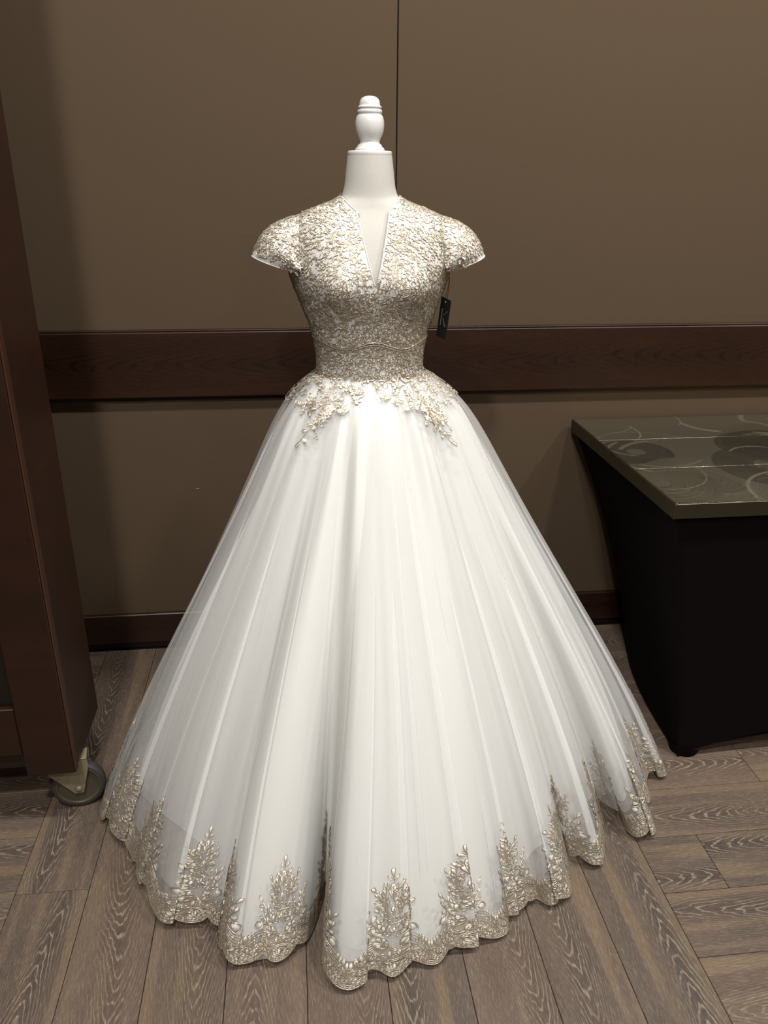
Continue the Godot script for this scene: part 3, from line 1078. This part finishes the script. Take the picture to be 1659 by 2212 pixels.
func build_table() -> void:
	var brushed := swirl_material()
	var band := matte(Color(0.30, 0.275, 0.215), 0.36, 0.8)
	var t := thing("display_table", "buffet table with swirl brushed dark metal top, to the right of the gown", "table", Vector3(0.8415, 0, 0.014))
	t.rotation_degrees.y = 0.5
	var L := 1.25
	var D := 0.70
	part("core", solid(Vector3(0.004, 0.712, 0.004), Vector3(L - 0.004, 0.7432, D - 0.004), 0.001), matte(Color(0.09, 0.08, 0.07), 0.6), t)
	for q in [[Vector3(0, 0.709, 0), Vector3(0.0038, 0.7455, D)], [Vector3(L - 0.0038, 0.709, 0), Vector3(L, 0.7455, D)], [Vector3(0.0038, 0.709, D - 0.0038), Vector3(L - 0.0038, 0.7455, D)], [Vector3(0.0038, 0.709, 0), Vector3(L - 0.0038, 0.7455, 0.0038)]]:
		part("edge_band", solid(q[0], q[1], 0.0009), band, t)
	var cuts := [0.0042, 0.2185, 0.459, D - 0.0042]
	for k in 3:
		var lo := Vector3(0.0042, 0.7432, cuts[k] + 0.0001)
		var hi := Vector3(L - 0.0042, 0.746, cuts[k + 1] - 0.0001)
		var m := solid(lo, hi, 0.00012)
		for i in m.V.size():      # the pattern runs on across the three sheets
			m.U[i] = Vector2(m.V[i].x / L, m.V[i].z / D)
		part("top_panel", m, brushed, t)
	# folding frame under the cover
	var steel := matte(Color(0.12, 0.12, 0.12), 0.5, 0.6)
	for x in [0.36, L - 0.36]:
		for z in [0.17, D - 0.17]:
			var m := MB.new()
			m.tube(PackedVector3Array([Vector3(x, 0.004, z), Vector3(x, 0.712, z)]), 0.014, 12)
			part("leg", m, steel, t)
	# stretch cover: tight from the table edge in to the feet, the lower edge arching up between them
	var cover := Sheet.new()
	var cols := 240
	var rows := 48
	cover.nu = cols
	cover.nv = rows
	cover.closed = true
	cover.flip = true
	for j in rows:
		var v := float(j) / (rows - 1)
		for i in cols:
			# walk round the rectangle from the back corner beside the gown to the front corner and on
			var side := i * 4 / cols
			var f := float(i * 4 % cols) / cols
			var mid := 4.0 * f * (1.0 - f)
			var a: Vector2 = [Vector2(0, 0), Vector2(0, 1), Vector2(1, 1), Vector2(1, 0)][side]
			var b: Vector2 = [Vector2(0, 1), Vector2(1, 1), Vector2(1, 0), Vector2(0, 0)][side]
			var c := a.lerp(b, f)
			var top := Vector2(0.012 + c.x * (L - 0.024), 0.014 + c.y * (D - 0.028))
			var foot := Vector2(0.134 + c.x * (L - 0.268), 0.052 + c.y * (D - 0.078))
			foot.x += 0.12 * pow(1.0 - c.y, 2.5) * (1.0 - 2.0 * c.x)
			var low := 0.004 + (0.075 if side % 2 == 1 else 0.030) * pow(mid, 0.75)
			var y := lerpf(0.711, low, v)
			var p := top.lerp(foot, 1.0 - y / 0.711)
			var inward := (Vector2(0.5 * L, 0.5 * D) - p).normalized() * 0.020 * sin(PI * v) * (1.0 - 0.6 * mid)
			p += inward
			cover.P.push_back(Vector3(p.x, y, p.y))
	cover.finish()
	var cloth := weave_material(Color(0.054, 0.033, 0.039), 0.0011, 1.5, 0.25, 0.78)
	cloth.metallic_specular = 0.18
	var mb := cover.to(MB.new())
	var tc := part("table_cover", mb, cloth, self)
	tag(tc, "black plum stretch fabric cover fitted under the metal topped table", "table cover")
	tc.transform = t.transform
	# sewn foot pockets at the two front corners
	for x: float in [0.134, L - 0.134]:
		var m := MB.new()
		var s := 1.0 if x < 0.5 else -1.0
		var sh := Sheet.new()
		sh.nu = 17
		sh.nv = 6
		sh.flip = s > 0
		for j in 6:
			for i in 17:
				var a := lerpf(-0.9, 2.6, i / 16.0)
				var r := lerpf(0.040, 0.034, j / 5.0)
				sh.P.push_back(Vector3(x + s * 0.030 - s * r * cos(a) * 1.05, lerpf(0.036 - 0.016 * absf(i - 8) / 8.0, 0.001, j / 5.0), D - 0.058 + r * sin(a) * 1.05))
		sh.finish()
		sh.to(m)
		part("foot_pocket", m, cloth, tc, "doubled cloth pocket at the cover's front corner")

func build_dress_form() -> void:
	var jersey := weave_material(Color(0.69, 0.68, 0.655), 0.0009, 1.0, 0.07, 0.75)
	var lacquer := matte(Color(0.76, 0.755, 0.745), 0.28)
	var t := thing("dress_form", "white headless dress form with turned wooden neck finial wearing the gown", "mannequin", Vector3(AX, 0, AZ))
	var o := Vector3(-AX, 0, -AZ)
	var sh := Sheet.new()
	sh.nu = 120
	sh.nv = 100
	sh.closed = true
	sh.flip = false
	for j in 100:
		var row := body_row(float(j) / 99.0 * (BODY.size() - 1))
		for i in 120:
			sh.P.push_back(body_point(row, TAU * i / 120.0, lerpf(-0.0065, -0.0015, smoothstep(1.33, 1.44, row[0]))) + o)
	sh.finish()
	var m := sh.to(MB.new())
	part("torso", m, jersey, t)
	# neck cap and finial, one turned piece
	var f := MB.new()
	f.lathe([Vector2(0.0440, 1.4640), Vector2(0.0455, 1.4665), Vector2(0.0455, 1.4720), Vector2(0.0440, 1.4742), Vector2(0.0300, 1.4750)], 56)
	part("neck_cap", f, lacquer, t, "flat white disc on top of the neck")
	var n := MB.new()
	n.lathe([Vector2(0.0300, 1.4745), Vector2(0.0305, 1.4775), Vector2(0.0285, 1.4800), Vector2(0.0250, 1.4825), Vector2(0.0248, 1.4850), Vector2(0.0205, 1.4880), Vector2(0.0198, 1.4915), Vector2(0.0215, 1.4960), Vector2(0.0252, 1.5030), Vector2(0.0280, 1.5110), Vector2(0.0292, 1.5200), Vector2(0.0290, 1.5290), Vector2(0.0272, 1.5365), Vector2(0.0245, 1.5405), Vector2(0.0232, 1.5420), Vector2(0.0248, 1.5436), Vector2(0.0252, 1.5462), Vector2(0.0246, 1.5490), Vector2(0.0226, 1.5505), Vector2(0.0222, 1.5512), Vector2(0.0242, 1.5530), Vector2(0.0240, 1.5556), Vector2(0.0214, 1.5572), Vector2(0.0206, 1.5580), Vector2(0.0208, 1.5610), Vector2(0.0196, 1.5660), Vector2(0.0165, 1.5705), Vector2(0.0110, 1.5735), Vector2(0.0050, 1.5746), Vector2(0.0003, 1.5748)], 56)
	part("finial", n, lacquer, t, "turned white wooden finial")
	var pole := MB.new()
	pole.lathe([Vector2(0.016, 0.02), Vector2(0.016, 0.86), Vector2(0.001, 0.86)], 20)
	part("pole", pole, lacquer, t)
	var base := MB.new()
	base.lathe([Vector2(0.0005, 0.0), Vector2(0.170, 0.0), Vector2(0.172, 0.006), Vector2(0.165, 0.016), Vector2(0.04, 0.024), Vector2(0.0005, 0.026)], 48)
	part("base", base, lacquer, t)

func build_gown() -> void:
	var satin := matte(Color(0.765, 0.762, 0.744), 0.50)
	satin.rim_enabled = true
	satin.rim = 0.25
	var lining := matte(Color(0.88, 0.875, 0.84), 0.5)
	lining.backlight_enabled = true
	lining.backlight = Color(0.35, 0.35, 0.33)
	var tulle := matte(Color(0.91, 0.912, 0.908, 0.24), 0.85, 0.0, 0.3)
	tulle.transparency = BaseMaterial3D.TRANSPARENCY_ALPHA
	tulle.backlight_enabled = true
	tulle.backlight = Color(0.4, 0.4, 0.4)
	var thread := matte(Color(0.685, 0.64, 0.57), 0.28, 0.5)
	var stitch := matte(Color(0.85, 0.84, 0.81), 0.30, 0.1)
	var net := matte(Color(0.66, 0.59, 0.50, 0.33), 0.8)
	net.transparency = BaseMaterial3D.TRANSPARENCY_ALPHA

	var t := thing("wedding_gown", "white satin and tulle ball gown with champagne lace bodice, on the dress form", "dress")

	# ---- bodice, open at the neck slit
	var sh := Sheet.new()
	sh.nu = 150
	sh.nv = 76
	for j in sh.nv:
		var row := body_row(lerpf(3.3, 19.0, j / (sh.nv - 1.0)))
		var half := slit_half(row[0])
		var a0 := asin(clampf(half / (row[1] + 0.001), 0, 1))
		for i in sh.nu:
			sh.P.push_back(body_point(row, lerpf(a0, TAU - a0, float(i) / (sh.nu - 1)), 0.001))
	sh.finish()
	var bodice := part("bodice", sh.to(MB.new()), satin, t)
	# bound edge of the slit and neckline
	var hemline := PackedVector3Array()
	for j in range(0, sh.nv):
		if sh.P[j * sh.nu].y > 1.217:
			hemline.push_back(sh.P[j * sh.nu] + sh.N[j * sh.nu] * 0.0005)
	var other := PackedVector3Array()
	for j in range(0, sh.nv):
		if sh.P[j * sh.nu].y > 1.217:
			other.push_back(sh.P[j * sh.nu + sh.nu - 1] + sh.N[j * sh.nu + sh.nu - 1] * 0.0005)
	var neck := PackedVector3Array()
	for i in sh.nu:
		neck.push_back(sh.P[(sh.nv - 1) * sh.nu + i])
	var bind := MB.new()
	bind.tube(hemline, 0.0013, 6)
	bind.tube(other, 0.0013, 6)
	bind.tube(neck, 0.0013, 6)
	part("neck_binding", bind, satin, bodice)

	var motifs := small_motifs()
	var cells := {}
	var lc := MB.new()
	var lf := MB.new()
	# ---- cap sleeves
	for s: float in [-1.0, 1.0]:
		var sl := Sheet.new()
		sl.nu = 60
		sl.nv = 24
		sl.flip = s > 0
		for j in sl.nv:
			var v := float(j) / (sl.nv - 1)
			for i in sl.nu:
				var a := PI * i / (sl.nu - 1)
				var seam := Vector3(0.150 - 0.022 * sin(a), 1.262 + 0.093 * sin(a), 0.056 * cos(a))
				var edge := Vector3(0.156 + 0.094 * pow(sin(a), 0.8), 1.243 + 0.027 * sin(a), 0.066 * cos(a))
				var p := seam.lerp(edge, v) + Vector3(0.020, 0.015, 0) * sin(PI * v) * pow(sin(a), 0.7) + Vector3(0, 0, 0.016 * cos(a)) * sin(PI * v)
				sl.P.push_back(Vector3(AX + s * p.x, p.y, AZ + p.z))
		sl.finish()
		var m := sl.to(MB.new())
		sl.flip = not sl.flip
		for k in sl.N.size():
			sl.N[k] = -sl.N[k]
		var inner := sl.to(MB.new(), 0.0012)
		sl.flip = not sl.flip
		for k in sl.N.size():
			sl.N[k] = -sl.N[k]
		var cap := part("cap_sleeve", m, satin, t)
		part("sleeve_lining", inner, lining, cap)
		var rim := PackedVector3Array()
		for i in sl.nu:
			rim.push_back(sl.P[(sl.nv - 1) * sl.nu + i])
		var rm := MB.new()
		rm.tube(rim, 0.0014, 6)
		part("sleeve_hem", rm, satin, cap)
		scatter(sl, lc, lf, motifs, 6000, 0.0100, Vector2(0.75, 1.1), 0.0008, func(_p, _u, v): return v < sl.nv - 3.6, cells)

	# ---- skirts: satin first, tulle over it
	var tulle_hem := closed_curve([
		[-0.482, 0.590], [-0.490, 0.670], [-0.500, 0.735], [-0.470, 0.808], [-0.411, 0.885], [-0.371, 0.973], [-0.318, 1.068], [-0.285, 1.090], [-0.239, 1.088], [-0.201, 1.100], [-0.176, 1.086], [-0.172, 1.098], [-0.193, 1.139], [-0.169, 1.186], [-0.121, 1.192], [-0.074, 1.196], [-0.029, 1.169],
		[0.001, 1.108], [0.018, 1.050], [0.026, 1.020], [0.034, 1.055], [0.016, 1.150], [0.012, 1.218], [0.034, 1.246], [0.064, 1.256], [0.116, 1.238], [0.147, 1.246], [0.183, 1.226], [0.234, 1.232], [0.276, 1.208], [0.324, 1.200], [0.351, 1.186], [0.387, 1.172], [0.396, 1.140], [0.419, 1.132], [0.442, 1.126], [0.471, 1.100],
		[0.503, 1.128], [0.545, 1.106], [0.563, 1.059], [0.565, 0.990], [0.572, 0.965], [0.582, 1.000], [0.621, 1.029], [0.657, 1.014], [0.684, 0.940], [0.694, 0.875], [0.706, 0.845], [0.730, 0.835], [0.738, 0.875], [0.738, 0.925], [0.750, 0.955], [0.776, 0.965], [0.800, 0.943], [0.808, 0.890], [0.806, 0.865], [0.830, 0.842], [0.838, 0.800], [0.862, 0.765], [0.906, 0.762], [0.922, 0.700], [0.924, 0.640],
		[0.900, 0.500], [0.850, 0.320], [0.740, 0.170], [0.560, 0.080], [0.340, 0.060], [0.120, 0.070], [-0.080, 0.090], [-0.270, 0.170], [-0.400, 0.310], [-0.470, 0.470]], 2400)
	var reps := set_anchors(tulle_hem, [[-0.375, 0.965, 0], [-0.248, 1.088, 1], [-0.074, 1.196, 2], [0.147, 1.246, 3], [0.300, 1.203, 1], [0.414, 1.133, 1]])
	var rp := RandomNumberGenerator.new()
	rp.seed = 41
	var pleats := []
	for k in 27:
		pleats.append([(k + rp.randf_range(-0.35, 0.35)) / 27.0 * 0.72 + 0.01, rp.randf_range(4.0, 9.0), rp.randf_range(0.8, 1.9), rp.randf_range(0.02, 0.30), (1 if rp.randf() < 0.5 else -1) * rp.randf_range(0.003, 0.006)])
	var over := skirt(tulle_hem, 100, 80, Vector2(0.1232, 0.0995), 0.118, pleats, [[30.0, 0.010, 0.06, 0.30], [15.0, 0.018, 0.15, 1.2]], func(f): return 1.0 - scallop(pattern_at(f * tulle_hem.size(), tulle_hem.size())) / 1.17, 8)
	var outer := part("tulle_overskirt", over.to(MB.new()), tulle, t, "sheer white tulle top layer")
	var inner_hem := PackedVector2Array()
	var sm := smooth_closed(tulle_hem, 26)
	for k in range(0, sm.size(), 2):
		inner_hem.push_back(sm[k] + (Vector2(AX, AZ) - sm[k]).normalized() * 0.028)
	var pl2 := []
	for k in 15:
		pl2.append([(k + rp.randf_range(-0.35, 0.35)) / 15.0 * 0.72 + 0.01, rp.randf_range(3.0, 6.0), rp.randf_range(0.8, 1.6), rp.randf_range(0.02, 0.25), (1 if rp.randf() < 0.5 else -1) * rp.randf_range(0.002, 0.004)])
	var mid := skirt(inner_hem, 50, 60, Vector2(0.1212, 0.0975), 0.104, pl2, [[13.0, 0.014, 0.15, 1.2]], func(_f): return 0.97, 15)
	part("tulle_underlayer", mid.to(MB.new()), tulle, t, "second sheer tulle layer")
	var satin_hem := closed_curve([
		[-0.420, 0.630], [-0.375, 0.705], [-0.310, 0.800], [-0.258, 0.890], [-0.225, 0.985], [-0.186, 1.060], [-0.164, 1.105], [-0.146, 1.146], [-0.116, 1.160], [-0.082, 1.158], [-0.045, 1.130], [-0.018, 1.085], [0.002, 1.040], [0.020, 1.015], [0.038, 1.050], [0.033, 1.130], [0.044, 1.200], [0.105, 1.208], [0.197, 1.196], [0.293, 1.172], [0.360, 1.145], [0.420, 1.080], [0.470, 1.030], [0.530, 0.965], [0.587, 0.930], [0.640, 0.890], [0.680, 0.820], [0.720, 0.800], [0.762, 0.828], [0.805, 0.755], [0.838, 0.660], [0.846, 0.560],
		[0.815, 0.430], [0.720, 0.280], [0.550, 0.170], [0.300, 0.110], [0.100, 0.115], [-0.080, 0.150], [-0.220, 0.230], [-0.330, 0.340], [-0.400, 0.480]], 900)
	var under := skirt(satin_hem, 40, 90, Vector2(0.1180, 0.0940), 0.090, [], [[40.0, 0.016, 0.04, 0.14], [21.0, 0.034, 0.10, 0.6], [10.0, 0.040, 0.25, 2.5]], func(_f): return 1.008, 23, 1.9)
	part("satin_underskirt", under.to(MB.new()), satin, t, "ivory satin underskirt seen through the tulle")

	# ---- lace: all over the bodice and sleeves, denser in the waist band, trailing over the hips
	var wave := func(x: float) -> float: return 1.094 + 0.0085 * cos((x - AX) / 0.125 * TAU * 0.95)
	scatter(sh, lc, lf, motifs, 34000, 0.0103, Vector2(0.75, 1.12), 0.0006, func(p, _u, _v): return (p.y > wave.call(p.x) - 0.003 or p.z < AZ) and (p.z < AZ or absf(p.x - AX) > slit_half(p.y) + (0.007 if p.y > 1.218 else 0.0)), cells)
	part("bodice_lace", lc, thread, t, "champagne corded lace").set_meta("kind", "stuff")
	part("bodice_embroidery", lf, stitch, t, "shiny ivory embroidered petals").set_meta("kind", "stuff")
	var wc := MB.new()
	var wf := MB.new()
	var cells2 := {}
	scatter(sh, wc, wf, motifs, 16000, 0.0082, Vector2(0.7, 1.0), 0.0012, func(p, _u, _v): return p.y <= wave.call(p.x) - 0.002 and p.z > AZ - 0.03, cells2)
	# wavy top cord of the waist band
	var edge := PackedVector3Array()
	var edge2 := PackedVector3Array()
	for i in 121:
		var ph := lerpf(-1.5, 1.5, i / 120.0)
		var x := AX + 0.124 * sin(ph)
		var y: float = wave.call(x)
		var r := 4.0
		while body_row(r)[0] < y:
			r += 0.02
		edge.push_back(body_point(body_row(r), ph, 0.0035))
		edge2.push_back(body_point(body_row(r - 0.12), ph, 0.0035))
	var wl := part("waist_lace", wc, thread, t, "dense champagne lace band with a wavy top edge")
	var ec := MB.new()
	ec.tube(edge, 0.0010, 6)
	ec.tube(edge2, 0.0006, 6)
	part("edge_cord", ec, thread, wl)
	# below the waist seam: scalloped lower edge in front and two trailing sprays
	var low := func(p: Vector3) -> bool:
		var x := absf(p.x - AX)
		if p.z < AZ - 0.02:
			return p.y > 0.985
		return p.y > 0.991 - 0.030 * smoothstep(0.03, 0.085, x) + 0.005 * sin(x * 260.0)
	scatter(over, wc, wf, motifs, 60000, 0.0082, Vector2(0.65, 1.0), 0.0026, func(p, _u, v): return v < 9.0 and low.call(p), {})
	# the trailing sprays: small figures packed along two curved paths over each hip, thinning to the tip
	var trail := func(p: Vector3) -> bool:
		if p.z < AZ:
			return false
		var s := signf(p.x - AX)
		var q := Vector2(absf(p.x - AX), p.y)
		for path: Array in [[Vector2(0.082, 0.995), Vector2(0.098, 0.965), Vector2(0.120, 0.935), Vector2(0.136, 0.908)], [Vector2(0.088, 0.990), Vector2(0.112, 0.980), Vector2(0.138, 0.968), Vector2(0.150, 0.960)]] if s < 0.0 else [[Vector2(0.080, 0.995), Vector2(0.094, 0.965), Vector2(0.118, 0.940), Vector2(0.146, 0.908)], [Vector2(0.090, 0.990), Vector2(0.116, 0.968), Vector2(0.140, 0.948), Vector2(0.152, 0.930)]]:
			for k in 3:
				var c := Geometry2D.get_closest_point_to_segment(q, path[k], path[k + 1])
				if q.distance_to(c) < lerpf(0.016, 0.004, clampf((0.995 - c.y) / 0.08, 0, 1)):
					return true
		return false
	scatter(over, wc, wf, motifs, 90000, 0.0070, Vector2(0.5, 0.8), 0.0026, func(p, _u, v): return v < 12.0 and trail.call(p), {})
	wl.mesh = wc.mesh()
	part("waist_embroidery", wf, stitch, wl)
	for s: float in [-1.0, 1.0]:
		var c := MB.new()
		var f := MB.new()
		# drawn flat, pointing down; laid over the hip
		sprig(c, f, PackedVector2Array([Vector2(0.0, 0.0), Vector2(s * 0.006, -0.016), Vector2(s * 0.014, -0.032), Vector2(s * 0.020, -0.048), Vector2(s * 0.026, -0.062), Vector2(s * 0.032, -0.078), Vector2(s * 0.036, -0.090)]), 7, 0.0125)
		sprig(c, f, PackedVector2Array([Vector2(s * 0.004, 0.004), Vector2(s * 0.016, -0.008), Vector2(s * 0.028, -0.018), Vector2(s * 0.040, -0.024)]), 4, 0.0105)
		sprig(c, f, PackedVector2Array([Vector2(-s * 0.006, -0.002), Vector2(-s * 0.006, -0.016), Vector2(-s * 0.004, -0.030), Vector2(s * 0.004, -0.044)]), 4, 0.0115)
		if s > 0:
			sprig(c, f, PackedVector2Array([Vector2(0.016, -0.020), Vector2(0.030, -0.034), Vector2(0.038, -0.050), Vector2(0.046, -0.064)]), 5, 0.0115)
			sprig(c, f, PackedVector2Array([Vector2(0.004, -0.020), Vector2(0.014, -0.052), Vector2(0.024, -0.078), Vector2(0.040, -0.098)]), 7, 0.0125)
		for k in 5:
			leaf(c, f, Vector2(s * 0.004, -0.016), TAU * k / 5, 0.013, 0.009)
			leaf(c, f, Vector2(s * 0.015, -0.038), TAU * k / 5 + 0.4, 0.011, 0.0075)
		for k in 8:
			c.cord(spiral(Vector2(s * (0.002 + 0.0035 * k), -0.006 * k - 0.004), k * 1.3, 0.005, 0.0014, 4.6 * (1 if k % 2 else -1), 10), CR)
		var at := find_front(over, AX + s * 0.098, 0.985)
		var both := []
		for src: MB in [c, f]:
			var o := MB.new()
			o.I = src.I
			o.U = src.U
			for k in src.V.size():
				var p := src.V[k]
				var cell: Array = over.at(at.x, at.y)
				var per_u := over.P[int(at.y) * over.nu + int(at.x)].distance_to(over.P[int(at.y) * over.nu + (int(at.x) + 12) % over.nu]) / 12.0
				var q := over.at(at.x + p.x / maxf(per_u, 0.0004) * 0.9, maxf(0.0, at.y - p.y / 1.17 * (over.nv - 1)))
				var n: Vector3 = q[1]
				var xx := Vector3.UP.cross(n).normalized()
				o.V.push_back((q[0] as Vector3) + n * (p.z + 0.003))
				o.N.push_back((xx * src.N[k].x + n.cross(xx) * src.N[k].y + n * src.N[k].z).normalized())
			both.append(o)
		var spray := part("hip_spray", both[0], thread, t, "lace spray trailing over the hip")
		part("spray_leaves", both[1], stitch, spray)

	# ---- hem lace: one motif after another round the tulle
	var hm := hem_motif()
	# fine net ground under the lace band
	for k in reps:
		var u0 := k * REP
		var g := MB.new()
		var gs := Sheet.new()
		gs.nu = 22
		gs.nv = 6
		for j in 6:
			for i in 22:
				var x := -REP * 0.5 + REP * i / 21.0
				var top := lerpf(0.066, 0.034, smoothstep(0.02, 0.075, absf(x)))
				gs.P.push_back(Vector3(x, lerpf(scallop(x) + 0.0005, top, j / 5.0), 0.0))
		gs.finish()
		gs.to(g)
		var lm := part("hem_motif", lay(hm[0], over, u0, 1.17, 0.0015), thread, outer)
		var st := lay(hm[1], over, u0, 1.17, 0.0015)
		# the leaves of one motif belong with its cords: a second surface of the same mesh
		var mesh: ArrayMesh = lm.mesh
		for extra in [[st, stitch], [lay(g, over, u0, 1.17, 0.0006), net]]:
			var e: MB = extra[0]
			var a := []
			a.resize(Mesh.ARRAY_MAX)
			a[Mesh.ARRAY_VERTEX] = e.V
			a[Mesh.ARRAY_NORMAL] = e.N
			a[Mesh.ARRAY_TEX_UV] = e.U
			a[Mesh.ARRAY_INDEX] = e.I
			mesh.add_surface_from_arrays(Mesh.PRIMITIVE_TRIANGLES, a)
		lm.material_override = null
		lm.set_surface_override_material(0, thread)
		lm.set_surface_override_material(1, stitch)
		lm.set_surface_override_material(2, net)

func build_hang_tag() -> void:
	var black := matte(Color(0.045, 0.052, 0.050), 0.5)
	var print_ := matte(Color(0.36, 0.38, 0.37), 0.5)
	var t := thing("hang_tag", "narrow black swing tag printed with a K, hanging under the gown's sleeve", "tag", Vector3(0.3300, 1.1400, 0.55))
	t.basis = Basis(Vector3.UP, deg_to_rad(-64)) * Basis(Vector3.BACK, deg_to_rad(-10))
	part("card", solid(Vector3(-0.018, -0.0445, -0.0005), Vector3(0.018, 0.0445, 0.0005), 0.0004), black, t)
	var k := MB.new()
	var zz := Vector3(0, 0, 0.0007)
	var bar := func(a: Vector2, b: Vector2, w: float) -> void:
		var d := (b - a).normalized()
		var x := Transform3D(Basis(Vector3(d.y, -d.x, 0), Vector3(d.x, d.y, 0), Vector3(0, 0, 1)), Vector3(a.x, a.y, 0) + zz)
		x = Transform3D(Basis.from_scale(Vector3(1.12, 1, 1)), Vector3.ZERO) * x
		k.box(Vector3(-w / 2, 0, -0.0002), Vector3(w / 2, a.distance_to(b), 0.0002), 0.0001, x)
	bar.call(Vector2(-0.0075, -0.016), Vector2(-0.0075, 0.019), 0.0026)
	bar.call(Vector2(-0.0050, 0.003), Vector2(0.0082, 0.018), 0.0009)
	bar.call(Vector2(-0.0020, 0.001), Vector2(0.0072, -0.016), 0.0024)
	for e in [Vector2(-0.0075, -0.016), Vector2(-0.0075, 0.019), Vector2(0.0082, 0.018), Vector2(0.0072, -0.016)]:
		bar.call(e - Vector2(0.003, 0), e + Vector2(0.003, 0), 0.0006)
	part("letter", k, print_, t, "pale letter K")
	var eye := MB.new()
	eye.lathe([Vector2(0.0010, 0.0004), Vector2(0.0018, 0.0004), Vector2(0.0020, 0.0011), Vector2(0.0012, 0.0012), Vector2(0.0010, 0.0004)], 16, Transform3D(Basis(Vector3.RIGHT, PI / 2), Vector3(0, 0.0370, 0)))
	part("eyelet", eye, matte(Color(0.75, 0.75, 0.72), 0.4), t)
	var s := MB.new()
	s.tube(PackedVector3Array([Vector3(-0.002, 0.037, 0.001), Vector3(-0.003, 0.046, 0.001), Vector3(0.000, 0.066, 0), Vector3(0.001, 0.092, 0)]), 0.0006, 6)
	s.tube(PackedVector3Array([Vector3(0.002, 0.037, 0.001), Vector3(0.004, 0.046, 0.001), Vector3(0.003, 0.066, 0), Vector3(0.001, 0.092, 0)]), 0.0006, 6)
	part("string", s, black, t)
